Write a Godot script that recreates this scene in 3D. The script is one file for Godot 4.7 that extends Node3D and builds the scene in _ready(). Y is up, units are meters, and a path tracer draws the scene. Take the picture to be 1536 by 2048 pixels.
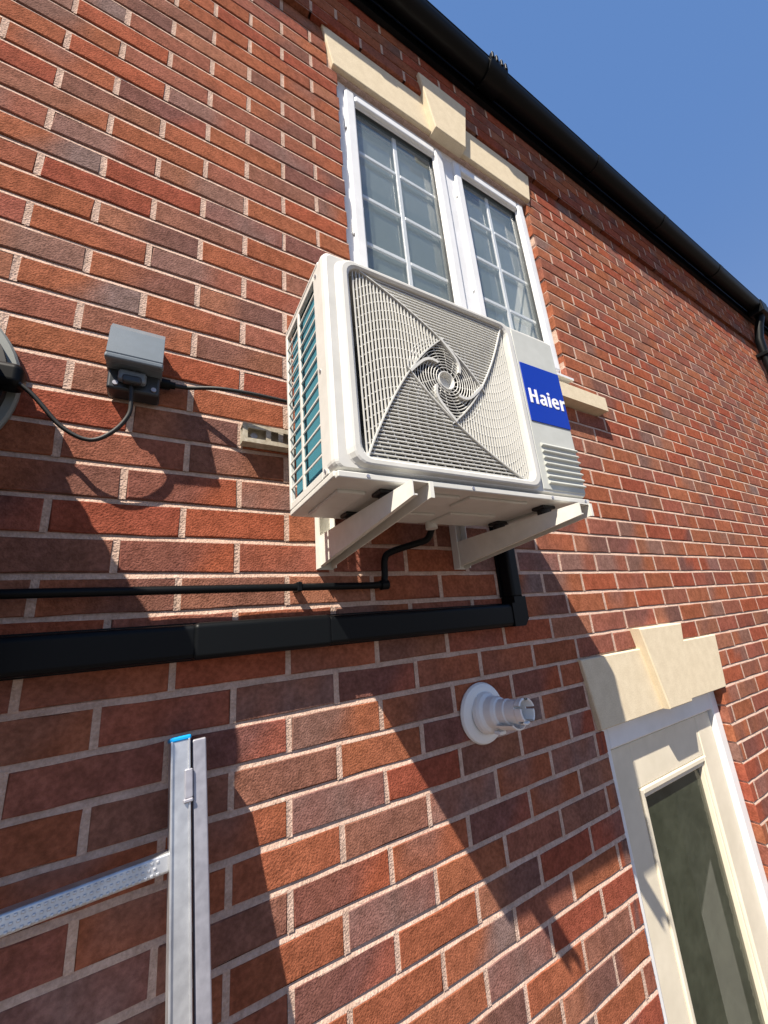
extends Node3D

const GROUND := -2.68          # metres below the wall's datum line
const SUN_DIR := Vector3(1.52, -2.55, -1.0)
const CAM_POS := Vector3(-0.1592, -0.1653, 0.9041)
const CAM_F := 780.14 / 1024.0

var M := {}
var used := {}
var house: Node3D
var rng := RandomNumberGenerator.new()

# ------------------------------------------------------------------ mesh builder
class MB:
	var v := PackedVector3Array()
	var n := PackedVector3Array()
	var c := PackedColorArray()
	var uv := PackedVector2Array()
	var col := Color(1, 1, 1)
	func tri(a, b, d, na, nb, nd):
		var g: Vector3 = (b - a).cross(d - a)
		if g.dot(na + nb + nd) > 0.0:
			v.append(a); v.append(d); v.append(b)
			n.append(na); n.append(nd); n.append(nb)
		else:
			v.append(a); v.append(b); v.append(d)
			n.append(na); n.append(nb); n.append(nd)
		c.append(col); c.append(col); c.append(col)
	func tric(a, b, d, nn: Vector3, ca, cb, cd):
		var g: Vector3 = (b - a).cross(d - a)
		if g.dot(nn) > 0.0:
			v.append(a); v.append(d); v.append(b)
			c.append(ca); c.append(cd); c.append(cb)
		else:
			v.append(a); v.append(b); v.append(d)
			c.append(ca); c.append(cb); c.append(cd)
		n.append(nn); n.append(nn); n.append(nn)
	func quadc(a, b, d, e, nn, ca, cb, cd, ce):
		tric(a, b, d, nn, ca, cb, cd); tric(a, d, e, nn, ca, cd, ce)
	func quad(a: Vector3, b: Vector3, d: Vector3, e: Vector3, hint: Vector3):
		var g: Vector3 = (d - a).cross(e - b)
		if g.length_squared() < 1e-20: return
		g = g.normalized()
		if g.dot(hint) < 0.0: g = -g
		tri(a, b, d, g, g, g); tri(a, d, e, g, g, g)
	func quadn(a, b, d, e, na, nb, nd, ne):
		tri(a, b, d, na, nb, nd); tri(a, d, e, na, nd, ne)
	func box(lo: Vector3, hi: Vector3):
		var p := []
		for i in 8: p.append(Vector3(hi.x if i & 1 else lo.x, hi.y if i & 2 else lo.y, hi.z if i & 4 else lo.z))
		quad(p[0], p[1], p[3], p[2], Vector3(0, 0, -1)); quad(p[4], p[5], p[7], p[6], Vector3(0, 0, 1))
		quad(p[0], p[1], p[5], p[4], Vector3(0, -1, 0)); quad(p[2], p[3], p[7], p[6], Vector3(0, 1, 0))
		quad(p[0], p[2], p[6], p[4], Vector3(-1, 0, 0)); quad(p[1], p[3], p[7], p[5], Vector3(1, 0, 0))
	func rbox(lo: Vector3, hi: Vector3, r: float, fine := false):
		var ce := (lo + hi) * 0.5
		var h := (hi - lo) * 0.5
		r = min(r, min(h.x, min(h.y, h.z)) * 0.98)
		var inn := h - Vector3(r, r, r)
		for ax in 3:
			var u := (ax + 1) % 3
			var w := (ax + 2) % 3
			var lu := [-h[u], -inn[u], inn[u], h[u]]
			var lw := [-h[w], -inn[w], inn[w], h[w]]
			if fine:
				lu = [-h[u], -h[u] + 0.42 * r, -inn[u], inn[u], h[u] - 0.42 * r, h[u]]
				lw = [-h[w], -h[w] + 0.42 * r, -inn[w], inn[w], h[w] - 0.42 * r, h[w]]
			for s in [-1.0, 1.0]:
				var P := []
				var N := []
				for a in lu:
					for b in lw:
						var q := Vector3.ZERO
						q[ax] = s * h[ax]; q[u] = a; q[w] = b
						var k := q.clamp(-inn, inn)
						var d := (q - k).normalized()
						P.append(ce + k + d * r); N.append(d)
				var m := lw.size()
				for i in lu.size() - 1:
					for j in m - 1:
						var i0 := i * m + j
						quadn(P[i0], P[i0 + 1], P[i0 + m + 1], P[i0 + m], N[i0], N[i0 + 1], N[i0 + m + 1], N[i0 + m])
	func tube(path: Array, r, sides := 10, caps := true):
		var rings := []
		var nrms := []
		var prev := Vector3.ZERO
		for i in path.size():
			var t: Vector3
			if i == 0: t = path[1] - path[0]
			elif i == path.size() - 1: t = path[i] - path[i - 1]
			else: t = (path[i + 1] - path[i]).normalized() + (path[i] - path[i - 1]).normalized()
			t = t.normalized()
			var x: Vector3
			if prev == Vector3.ZERO:
				x = t.cross(Vector3(0, 0, 1))
				if x.length() < 0.05: x = t.cross(Vector3(0, 1, 0))
			else: x = prev - t * prev.dot(t)
			x = x.normalized(); prev = x
			var y := t.cross(x)
			var rr: float = r[i] if r is Array else r
			var R := []
			var Q := []
			for k in sides:
				var a := TAU * k / sides
				var d := x * cos(a) + y * sin(a)
				R.append(path[i] + d * rr); Q.append(d)
			rings.append(R); nrms.append(Q)
		for i in path.size() - 1:
			for k in sides:
				var k2 := (k + 1) % sides
				quadn(rings[i][k], rings[i][k2], rings[i + 1][k2], rings[i + 1][k], nrms[i][k], nrms[i][k2], nrms[i + 1][k2], nrms[i + 1][k])
		if caps:
			for e in [0, path.size() - 1]:
				var t2: Vector3 = (path[0] - path[1]) if e == 0 else (path[e] - path[e - 1])
				t2 = t2.normalized()
				for k in sides:
					tri(path[e], rings[e][k], rings[e][(k + 1) % sides], t2, t2, t2)
	# profile of [radius, height] turned round the z axis of basis b at o
	func lathe(prof: Array, o: Vector3, b: Basis, sides := 28, a0 := 0.0, a1 := TAU):
		for i in prof.size() - 1:
			var p: Vector2 = prof[i]
			var q: Vector2 = prof[i + 1]
			var d := q - p
			if d.length() < 1e-7: continue
			var nr := Vector2(d.y, -d.x).normalized()
			for k in sides:
				var A: float = lerp(a0, a1, float(k) / sides)
				var B: float = lerp(a0, a1, float(k + 1) / sides)
				var ca := b.x * cos(A) + b.y * sin(A)
				var cb := b.x * cos(B) + b.y * sin(B)
				var na := (ca * nr.x + b.z * nr.y)
				var nb := (cb * nr.x + b.z * nr.y)
				quadn(o + ca * p.x + b.z * p.y, o + cb * p.x + b.z * p.y, o + cb * q.x + b.z * q.y, o + ca * q.x + b.z * q.y, na, nb, nb, na)
	# closed outline in a plane pushed along a third axis
	func prism(pts: Array, along: Vector3):
		var ce := Vector3.ZERO
		for p in pts: ce += p
		ce /= pts.size()
		var an := along.normalized()
		for i in pts.size():
			var a: Vector3 = pts[i]
			var b: Vector3 = pts[(i + 1) % pts.size()]
			var hint := ((a + b) * 0.5 - ce)
			quad(a, b, b + along, a + along, hint)
			tri(ce, a, b, -an, -an, -an)
			tri(ce + along, a + along, b + along, an, an, an)
	func mesh(m: Material) -> ArrayMesh:
		var arr := []
		arr.resize(Mesh.ARRAY_MAX)
		arr[Mesh.ARRAY_VERTEX] = v; arr[Mesh.ARRAY_NORMAL] = n; arr[Mesh.ARRAY_COLOR] = c
		var am := ArrayMesh.new()
		am.add_surface_from_arrays(Mesh.PRIMITIVE_TRIANGLES, arr)
		am.surface_set_material(0, m)
		return am

func numbered(s: String) -> String:
	if not used.has(s):
		used[s] = 0
		return s
	used[s] += 1
	return "%s_%03d" % [s, used[s]]

func thing(called: String, label: String, category: String, at := Vector3.ZERO, group := "") -> Node3D:
	var o := Node3D.new()
	o.name = numbered(called)
	add_child(o)
	o.position = at
	o.set_meta("label", label); o.set_meta("category", category)
	if group: o.set_meta("group", group)
	return o

# commit a builder; geometry is given in the parent's own frame unless world is set
func part(mb: MB, called: String, m: Material, parent: Node3D, at := Vector3.ZERO) -> MeshInstance3D:
	var o := MeshInstance3D.new()
	o.name = called
	o.mesh = mb.mesh(m)
	o.position = at
	parent.add_child(o, true)
	return o

# ------------------------------------------------------------------ materials
func noise_img(seed_: int, freq: float, size := 512, oct := 4) -> Image:
	var f := FastNoiseLite.new()
	f.seed = seed_; f.frequency = freq; f.fractal_octaves = oct
	f.noise_type = FastNoiseLite.TYPE_SIMPLEX_SMOOTH
	return f.get_seamless_image(size, size)

func mix_tex(seed_: int, f1: float, f2: float, w2: float, lo: Color, hi: Color, size := 512, speck := 0.0) -> ImageTexture:
	var a := noise_img(seed_, f1, size)
	var b := noise_img(seed_ + 7, f2, size, 3)
	var r := RandomNumberGenerator.new()
	r.seed = seed_
	var out := Image.create(size, size, true, Image.FORMAT_RGB8)
	for y in size:
		for x in size:
			var t: float = a.get_pixel(x, y).r * (1.0 - w2) + b.get_pixel(x, y).r * w2
			t = clamp((t - 0.5) * 1.7 + 0.5 + (r.randf() - 0.5) * speck, 0.0, 1.0)
			out.set_pixel(x, y, lo.lerp(hi, t))
	out.generate_mipmaps()
	return ImageTexture.create_from_image(out)

func bump_tex(seed_: int, freq: float, strength: float, size := 512, oct := 5) -> ImageTexture:
	var a := noise_img(seed_, freq, size, oct)
	a.convert(Image.FORMAT_RGBA8)
	a.bump_map_to_normal_map(strength)
	a.generate_mipmaps(true)
	return ImageTexture.create_from_image(a)

func mat(col: Color, rough := 0.6, metal := 0.0) -> StandardMaterial3D:
	var m := StandardMaterial3D.new()
	m.albedo_color = col.linear_to_srgb()
	m.roughness = rough
	m.metallic = metal
	m.cull_mode = BaseMaterial3D.CULL_DISABLED
	return m

func tri_tex(m: StandardMaterial3D, tex: Texture2D, scale: float, nrm: Texture2D = null, ns := 1.0, world := true):
	m.uv1_triplanar = true
	m.uv1_world_triplanar = world
	m.uv1_scale = Vector3.ONE * scale
	if tex: m.albedo_texture = tex
	if nrm:
		m.normal_enabled = true
		m.normal_texture = nrm
		m.normal_scale = ns
	return m

func make_materials():
	var brick_a := mix_tex(3, 0.05, 0.012, 0.45, Color(0.76, 0.75, 0.74), Color(1.0, 1.0, 1.0), 512, 0.3)
	var brick_n := bump_tex(5, 0.11, 3.0)
	var b := mat(Color(1, 1, 1), 0.95)
	b.vertex_color_use_as_albedo = true
	b.metallic_specular = 0.12
	M.brick = tri_tex(b, brick_a, 3.1, brick_n, 0.55)
	var mort_a := mix_tex(21, 0.09, 0.02, 0.5, Color(0.80, 0.79, 0.77), Color(1, 1, 1), 512, 0.3)
	M.mortar = tri_tex(mat(Color(0.66, 0.48, 0.395), 0.97), mort_a, 2.7, bump_tex(23, 0.12, 4.0), 0.6)
	M.mortar.metallic_specular = 0.1
	var stone_a := mix_tex(31, 0.14, 0.015, 0.35, Color(0.915, 0.905, 0.89), Color(1, 1, 1), 512, 0.5)
	M.stone = tri_tex(mat(Color(0.74, 0.65, 0.485), 0.95), stone_a, 2.3, bump_tex(33, 0.2, 2.0), 0.25)
	M.stone.metallic_specular = 0.2
	var paint_a := mix_tex(41, 0.02, 0.006, 0.6, Color(0.955, 0.955, 0.95), Color(1, 1, 1), 512, 0.05)
	M.white = tri_tex(mat(Color(0.64, 0.64, 0.61), 0.45), paint_a, 3.0, null, 1.0, false)
	M.grey_panel = tri_tex(mat(Color(0.53, 0.55, 0.52), 0.5), paint_a, 3.0, null, 1.0, false)
	M.upvc = tri_tex(mat(Color(0.80, 0.82, 0.84), 0.28), paint_a, 1.3)
	M.cream = tri_tex(mat(Color(0.74, 0.68, 0.55), 0.4), paint_a, 1.7)
	M.bracket = tri_tex(mat(Color(0.74, 0.735, 0.68), 0.45), paint_a, 4.0)
	M.rail = tri_tex(mat(Color(0.56, 0.52, 0.43), 0.6), mix_tex(47, 0.05, 0.02, 0.5, Color(0.8, 0.78, 0.74), Color(1, 1, 1), 256, 0.1), 6.0)
	M.black = tri_tex(mat(Color(0.004, 0.005, 0.006), 0.42), null, 1.0)
	M.black.metallic_specular = 0.28
	M.black_rub = mat(Color(0.012, 0.012, 0.013), 0.6)
	M.gutter = mat(Color(0.003, 0.004, 0.005), 0.4)
	M.gutter.metallic_specular = 0.3
	M.dark = mat(Color(0.03, 0.03, 0.03), 0.7)
	M.dark.metallic_specular = 0.2
	M.coil = mat(Color(0.07, 0.265, 0.345), 0.45, 0.1)
	M.blue = mat(Color(0.0, 0.028, 0.36), 0.35)
	M.letter = mat(Color(0.85, 0.87, 0.9), 0.4)
	M.socket = tri_tex(mat(Color(0.145, 0.175, 0.205), 0.36), paint_a, 5.0)
	M.socket_dark = mat(Color(0.025, 0.03, 0.036), 0.4)
	M.lamp = mat(Color(0.82, 0.83, 0.82), 0.35)
	var alu_a := mix_tex(61, 0.03, 0.01, 0.4, Color(0.84, 0.84, 0.85), Color(1, 1, 1), 256, 0.15)
	M.alu = tri_tex(mat(Color(0.70, 0.72, 0.74), 0.38, 0.75), alu_a, 5.0)
	M.alu_dull = tri_tex(mat(Color(0.50, 0.50, 0.55), 0.5, 0.7), alu_a, 6.0)
	M.cap = mat(Color(0.0, 0.30, 0.72), 0.4)
	M.rim = mat(Color(0.21, 0.23, 0.22), 0.55)
	M.paving = tri_tex(mat(Color(0.11, 0.088, 0.07), 0.95), mix_tex(71, 0.03, 0.01, 0.5, Color(0.75, 0.75, 0.75), Color(1, 1, 1), 512, 0.3), 0.7)
	M.room = mat(Color(0.66, 0.68, 0.66), 0.9)
	M.galvanised = mat(Color(0.38, 0.39, 0.39), 0.5, 0.4)
	M.curtain = mat(Color(0.68, 0.78, 0.78), 0.9)
	M.curtain.backlight_enabled = true
	M.curtain.backlight = Color(0.3, 0.33, 0.33)
	M.ceramic = mat(Color(0.75, 0.8, 0.8), 0.25)
	M.tile = mat(Color(0.06, 0.055, 0.055), 0.85)
	M.seal = mat(Color(0.03, 0.035, 0.04), 0.5)
	var g := mat(Color(0.55, 0.62, 0.62), 0.02)
	g.albedo_color = Color(0.72, 0.8, 0.8, 0.16)
	g.transparency = BaseMaterial3D.TRANSPARENCY_ALPHA
	M.glass = g
	var dg := mat(Color(0.4, 0.4, 0.4), 0.05)
	dg.albedo_color = Color(0.31, 0.335, 0.29, 0.7)
	dg.transparency = BaseMaterial3D.TRANSPARENCY_ALPHA
	dg.uv1_triplanar = true
	dg.uv1_world_triplanar = true
	dg.uv1_scale = Vector3.ONE * 1.9
	dg.albedo_texture = mix_tex(81, 0.012, 0.05, 0.35, Color(0.78, 0.80, 0.76), Color(1.0, 1.0, 0.97), 256, 0.12)
	dg.normal_enabled = true
	dg.normal_texture = bump_tex(83, 0.05, 1.5, 256)
	dg.normal_scale = 0.12
	M.misted_glass = dg

# ------------------------------------------------------------------ brickwork
const PAL := [
	Color(0.385, 0.114, 0.064), Color(0.375, 0.140, 0.080), Color(0.355, 0.102, 0.064), Color(0.370, 0.126, 0.070),
	Color(0.380, 0.138, 0.076), Color(0.345, 0.150, 0.096), Color(0.325, 0.110, 0.078), Color(0.335, 0.130, 0.090)]
const PATCH := [Color(0.225, 0.116, 0.100), Color(0.265, 0.186, 0.172), Color(0.285, 0.108, 0.082), Color(0.190, 0.102, 0.092), Color(0.240, 0.148, 0.128)]

# rough fired brick: front face 4 columns, eased arris, sides running back into the wall
func add_brick(mb: MB, c: Vector3, w: float, h: float, r: RandomNumberGenerator):
	var e := 0.0016
	var base: Color = PAL[r.randi() % PAL.size()]
	base = base * r.randf_range(0.95, 1.16)
	var p2: Color = PATCH[r.randi() % PATCH.size()]
	var mode := r.randi() % 10
	var cut := r.randf_range(0.15, 0.75)
	var soft := r.randf_range(0.12, 0.4)
	var amt := r.randf_range(0.35, 0.95)
	var F := [[], []]
	var O := [[], []]
	var C := [[], []]
	for j in 2:
		for i in 5:
			var u := i / 4.0
			var x := (u - 0.5) * w
			var y := (j - 0.5) * h
			var ox := r.randf_range(-0.0009, 0.0009)
			var oy := r.randf_range(-0.0013, 0.0013)
			var ix: float = clamp(x, -w * 0.5 + e, w * 0.5 - e) + ox
			var iy := y * (1.0 - 2.0 * e / h) + oy
			var chip := 0.0
			if r.randf() < 0.10: chip = r.randf_range(0.001, 0.0035)
			iy -= chip * (1.0 if j == 1 else -1.0)
			if i == 0: ix += chip
			elif i == 4: ix -= chip
			F[j].append(c + Vector3(ix, iy, r.randf_range(-0.0006, 0.0006)))
			O[j].append(c + Vector3(x + ox, y + oy, -e * 1.1 - chip * 0.5))
			var t := 0.0
			var uu := u + r.randf_range(-0.16, 0.16)
			if mode < 3: t = smoothstep(cut, cut + soft, uu)
			elif mode < 5: t = smoothstep(cut, cut + soft, 1.0 - uu)
			elif mode == 5: t = 1.0 - smoothstep(0.05, soft, abs(uu - cut))
			elif mode == 6: t = r.randf_range(0.4, 0.9)
			C[j].append(base.lerp(p2, clamp(t * amt, 0.0, 1.0)) * r.randf_range(0.95, 1.05))
	var up := Vector3(0, 0, 1)
	for i in 4:
		mb.quadc(F[0][i], F[0][i + 1], F[1][i + 1], F[1][i], up, C[0][i], C[0][i + 1], C[1][i + 1], C[1][i])
		for j in 2:
			var nn := Vector3(0, -0.7 if j == 0 else 0.7, 0.7)
			mb.quadc(F[j][i], F[j][i + 1], O[j][i + 1], O[j][i], nn, C[j][i], C[j][i + 1], C[j][i + 1], C[j][i])
	for i in [0, 4]:
		var nx := -1.0 if i == 0 else 1.0
		mb.quadc(F[0][i], F[1][i], O[1][i], O[0][i], Vector3(nx * 0.7, 0, 0.7), C[0][i], C[1][i], C[1][i], C[0][i])
		var bk := Vector3(0, 0, -0.095)
		mb.quadc(O[0][i], O[1][i], O[1][i] + bk, O[0][i] + bk, Vector3(nx, 0, 0), C[0][i], C[1][i], C[1][i], C[0][i])
	for j in 2:
		var bk := Vector3(0, 0, -0.095)
		mb.quadc(O[j][0], O[j][4], O[j][4] + bk, O[j][0] + bk, Vector3(0, -1 if j == 0 else 1, 0), C[j][0], C[j][4], C[j][4], C[j][0])

# keep-out rectangles (x0, x1, y0, y1): openings and stones
const HOLES := [
	[0.3375, 1.4625, 0.7125, 1.9875], [0.295, 1.505, 1.9875, 2.2125], [0.25, 1.635, 0.7125, 0.7875],
	[1.18, 2.09, -2.7, -0.5625], [1.135, 2.135, -0.5625, -0.3375]]

func spans(x0: float, x1: float, ya: float, yb: float) -> Array:
	var out := [[x0, x1]]
	for h in HOLES:
		if yb <= h[2] + 0.001 or ya >= h[3] - 0.001: continue
		var nx := []
		for s in out:
			if s[1] <= h[0] or s[0] >= h[1]: nx.append(s)
			else:
				if s[0] < h[0]: nx.append([s[0], h[0]])
				if s[1] > h[1]: nx.append([h[1], s[1]])
		out = nx
	return out

func screen_size(p: Vector3, cam: Basis) -> float:
	var d := cam.inverse() * (p - CAM_POS)
	if d.z > -0.1: return -1.0
	var x := CAM_F * d.x / -d.z
	var y := CAM_F * d.y / -d.z
	if abs(x) > 0.83 or abs(y) > 1.1: return -1.0
	# the face is seen at a slant: area over distance squared times cosine
	var t := p - CAM_POS
	return abs(t.z) / pow(t.length(), 3.0)

func concave(mb: MB, a: Vector3, b: Vector3, side: Vector3, hw: float, deep: float):
	# a tooled joint from a to b, hollow across side
	joint(mb, a, b, side, hw, [[-1.0, -0.0008], [-0.5, -deep * 0.85], [0.0, -deep], [0.5, -deep * 0.9], [1.0, -0.0008]])

func struck(mb: MB, a: Vector3, b: Vector3, hw: float):
	# weather-struck bed: pressed in under the upper brick, flush on the lower one
	joint(mb, a, b, Vector3(0, 1, 0), hw, [[-1.0, -0.0010], [-0.75, -0.0012], [0.0, -0.0028], [0.8, -0.0046], [1.0, -0.0048]])

func joint(mb: MB, a: Vector3, b: Vector3, side: Vector3, hw: float, prof: Array):
	for i in prof.size() - 1:
		var s0: Vector3 = side * hw * prof[i][0] + Vector3(0, 0, prof[i][1])
		var s1: Vector3 = side * hw * prof[i + 1][0] + Vector3(0, 0, prof[i + 1][1])
		mb.quad(a + s0, a + s1, b + s1, b + s0, Vector3(0, 0, 1))

func build_wall(cam: Basis):
	var X0 := -3.0375
	var X1 := 8.1
	var mort := MB.new()
	var cells := []
	for k in range(-35, 35):
		var y := k * 0.075
		var z := 0.024 if k >= 30 else 0.0
		var ya := y - 0.0375
		var yb := y + 0.0375
		# bed joint below this course
		for s in spans(X0, X1, ya - 0.004, ya + 0.004):
			var zz := z
			var last := 0.0
			var x: float = s[0]
			while x < s[1] - 0.0001:
				var xn: float = min(x + 0.16, s[1])
				var wob := rng.randf_range(-0.0009, 0.0009)
				struck(mort, Vector3(x, ya + last, zz), Vector3(xn, ya + wob, zz + rng.randf_range(-0.0004, 0.0003)), 0.0069)
				last = wob
				x = xn
		var par: int = posmod(k, 2)
		var i := -29 if par == 1 else -28
		while i * 0.1125 < X1 + 0.2:
			var xa := i * 0.1125
			var xb := xa + 0.225
			for s in spans(max(xa, X0), min(xb, X1), ya, yb):
				if s[1] - s[0] < 0.012: continue
				var l: float = s[0] + 0.0056 if abs(s[0] - xa) < 0.0005 else s[0]
				var rr: float = s[1] - 0.0056 if abs(s[1] - xb) < 0.0005 else s[1]
				if rr - l < 0.012: continue
				var c := Vector3((l + rr) * 0.5, y, z)
				cells.append({"c": c, "w": rr - l, "s": screen_size(c, cam) * (rr - l)})
			var free := spans(xa - 0.006, xa + 0.006, ya, yb)
			if xa > X0 and xa < X1 and free.size() == 1 and free[0][1] - free[0][0] > 0.0119:
				concave(mort, Vector3(xa, ya + 0.004, z), Vector3(xa, yb - 0.004, z), Vector3(1, 0, 0), rng.randf_range(0.0058, 0.0070), rng.randf_range(0.0009, 0.0016))
			i += 2
	cells.sort_custom(func(a, b): return a.s > b.s)
	# shared shapes for whole bricks
	var shapes := []
	for n in 28:
		var mb := MB.new()
		add_brick(mb, Vector3.ZERO, 0.2138, 0.0638, rng)
		shapes.append(mb.mesh(M.brick))
	var rest := MB.new()
	var wall := MeshInstance3D.new()
	for n in cells.size():
		var cell = cells[n]
		var c: Vector3 = cell.c + Vector3(rng.randf_range(-0.0008, 0.0008), rng.randf_range(-0.0007, 0.0007), rng.randf_range(-0.0012, 0.0006))
		if n < 300:
			var o := MeshInstance3D.new()
			o.name = "brick"
			if abs(cell.w - 0.2138) < 0.0012:
				o.mesh = shapes[rng.randi() % shapes.size()]
			else:
				var mb := MB.new()
				add_brick(mb, Vector3.ZERO, cell.w, 0.0638, rng)
				o.mesh = mb.mesh(M.brick)
			o.position = c - house.position
			o.rotation.z = rng.randf_range(-0.004, 0.004)
			house.add_child(o, true)
		else:
			add_brick(rest, c, cell.w, 0.0638, rng)
	var ro := part(rest, "distant_bricks", M.brick, house, -house.position)
	ro.set_meta("kind", "stuff")
	part(mort, "mortar_joints", M.mortar, house, -house.position)
	# solid core behind the facing bricks, with the two openings left out
	var core := MB.new()
	var zb := -0.32
	var zf := -0.0065
	var rects := [[X0, 0.340 - 0.006, GROUND, 2.55], [1.4685, X1, -0.34, 2.55], [0.334, 1.4685, -0.34, 0.715], [0.334, 1.4685, 1.99, 2.55],
		[0.334, 1.174, GROUND, -0.34], [2.096, X1, GROUND, -0.34], [1.174, 2.096, -0.56, -0.34]]
	for q in rects: core.box(Vector3(q[0], q[1 + 1], zb), Vector3(q[1], q[3], zf))
	part(core, "wall_core", M.mortar, house, -house.position)

# splayed stone lintel with a proud keystone
func stone_lintel(cx: float, hb: float, ht: float, y0: float, y1: float, kb: float, kt: float, ky0: float, ky1: float, zk: float):
	var lin: MeshInstance3D = null
	var hp := -house.position
	for s in [-1.0, 1.0]:
		var mb := MB.new()
		var pts := [Vector3(cx + s * kb * 0.8, y0 + 0.002, -0.12), Vector3(cx + s * hb, y0 + 0.002, -0.12), Vector3(cx + s * ht, y1, -0.12), Vector3(cx + s * kb * 0.8, y1, -0.12)]
		mb.prism(pts, Vector3(0, 0, 0.129))
		# eased front arris
		var ins := []
		var ce := Vector3.ZERO
		for p in pts: ce += p / 4.0
		for p in pts: ins.append(p + Vector3(-sign(p.x - ce.x) * 0.003, -sign(p.y - ce.y) * 0.003, 0.132))
		for i in 4:
			var a: Vector3 = pts[i] + Vector3(0, 0, 0.1291)
			var b: Vector3 = pts[(i + 1) % 4] + Vector3(0, 0, 0.1291)
			mb.quad(a, b, ins[(i + 1) % 4], ins[i], Vector3(0, 0, 1))
		mb.quad(ins[0], ins[1], ins[2], ins[3], Vector3(0, 0, 1))
		var o := part(mb, "lintel_stone", M.stone, house, hp)
		if lin == null: lin = o
	var kbd := MB.new()
	var kp := [Vector3(cx - kb, ky0, -0.1), Vector3(cx + kb, ky0, -0.1), Vector3(cx + kt, ky1, -0.1), Vector3(cx - kt, ky1, -0.1)]
	kbd.prism(kp, Vector3(0, 0, 0.096 + zk))
	var ki := []
	var kc: Vector3 = (kp[0] + kp[2]) * 0.5
	kc.x = cx
	for p in kp: ki.append(p + Vector3(-sign(p.x - cx) * 0.004, -sign(p.y - kc.y) * 0.004, 0.1 + zk))
	for i in 4: kbd.quad(kp[i] + Vector3(0, 0, 0.0961 + zk), kp[(i + 1) % 4] + Vector3(0, 0, 0.0961 + zk), ki[(i + 1) % 4], ki[i], Vector3(0, 0, 1))
	kbd.quad(ki[0], ki[1], ki[2], ki[3], Vector3(0, 0, 1))
	part(kbd, "keystone", M.stone, house, hp)

func frame_rect(mb: MB, x0, x1, y0, y1, w, z0, z1, r := 0.006):
	mb.rbox(Vector3(x0, y0, z0), Vector3(x0 + w, y1, z1), r)
	mb.rbox(Vector3(x1 - w, y0, z0), Vector3(x1, y1, z1), r)
	mb.rbox(Vector3(x0 + w - 0.001, y1 - w, z0 + 0.0006), Vector3(x1 - w + 0.001, y1, z1 - 0.0006), r)
	mb.rbox(Vector3(x0 + w - 0.001, y0, z0 + 0.0006), Vector3(x1 - w + 0.001, y0 + w, z1 - 0.0006), r)

func upper_window():
	var hp := -house.position
	var mb := MB.new()
	var z := -0.024
	frame_rect(mb, 0.3375, 1.4625, 0.868, 1.999, 0.048, z - 0.07, z)
	mb.rbox(Vector3(0.868, 0.915, z - 0.07), Vector3(0.958, 1.952, z - 0.001), 0.006)
	var win := part(mb, "window", M.upvc, house, hp)
	# sloping plastic cill
	var cl := MB.new()
	cl.prism([Vector3(0.34, 0.855, z - 0.06), Vector3(0.34, 0.8672, z - 0.06), Vector3(0.34, 0.8672, z), Vector3(0.34, 0.853, z + 0.05), Vector3(0.34, 0.842, z + 0.05)], Vector3(1.12, 0, 0))
	part(cl, "window_sill", M.upvc, win)
	for s in [[0.374, 0.881], [0.945, 1.438]]:
		var a: float = s[0]
		var b: float = s[1]
		var sash := MB.new()
		frame_rect(sash, a, b, 0.912, 1.957, 0.046, z - 0.05, z + 0.013, 0.009)
		part(sash, "sash", M.upvc, win)
		var bead := MB.new()
		frame_rect(bead, a + 0.0455, b - 0.0455, 0.9575, 1.9115, 0.007, z - 0.03, z - 0.0015, 0.003)
		part(bead, "glazing_bead", M.upvc, win)
		var seal := MB.new()
		frame_rect(seal, a + 0.0522, b - 0.0522, 0.9642, 1.9048, 0.003, z - 0.045, z - 0.006, 0.001)
		part(seal, "gasket", M.seal, win)
		var gx := (a + b) * 0.5
		var bars := MB.new()
		bars.rbox(Vector3(gx - 0.010, 0.958, z - 0.032), Vector3(gx + 0.010, 1.911, z - 0.022), 0.003)
		part(bars, "glazing_bar", M.upvc, win)
		for t in 3:
			var gy := 1.678 - t * 0.24
			for half in 2:
				var xa := (a + 0.046) if half == 0 else gx + 0.0102
				var xb := gx - 0.0102 if half == 0 else b - 0.046
				var hbar := MB.new()
				hbar.rbox(Vector3(xa, gy - 0.009, z - 0.032), Vector3(xb, gy + 0.009, z - 0.022), 0.003)
				part(hbar, "glazing_bar", M.upvc, win)
		for pz in [z - 0.016, z - 0.04]:
			var gl := MB.new()
			gl.quad(Vector3(a + 0.046, 0.958, pz), Vector3(b - 0.046, 0.958, pz), Vector3(b - 0.046, 1.911, pz), Vector3(a + 0.046, 1.911, pz), Vector3(0, 0, 1))
			part(gl, "pane", M.glass, win)
		for y in [1.2, 1.75]:
			var hb := MB.new()
			hb.rbox(Vector3(a - 0.006, y - 0.03, z + 0.001), Vector3(a + 0.004, y + 0.03, z + 0.009), 0.002)
			part(hb, "hinge", M.upvc, win)
	# stone sill
	var ss := MB.new()
	ss.prism([Vector3(0.235, 0.7145, -0.1), Vector3(0.235, 0.7145, 0.047), Vector3(0.235, 0.786, 0.047), Vector3(0.235, 0.79, 0.043), Vector3(0.235, 0.852, -0.06), Vector3(0.235, 0.852, -0.1)], Vector3(1.415, 0, 0))
	part(ss, "stone_sill", M.stone, house, hp)

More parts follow.
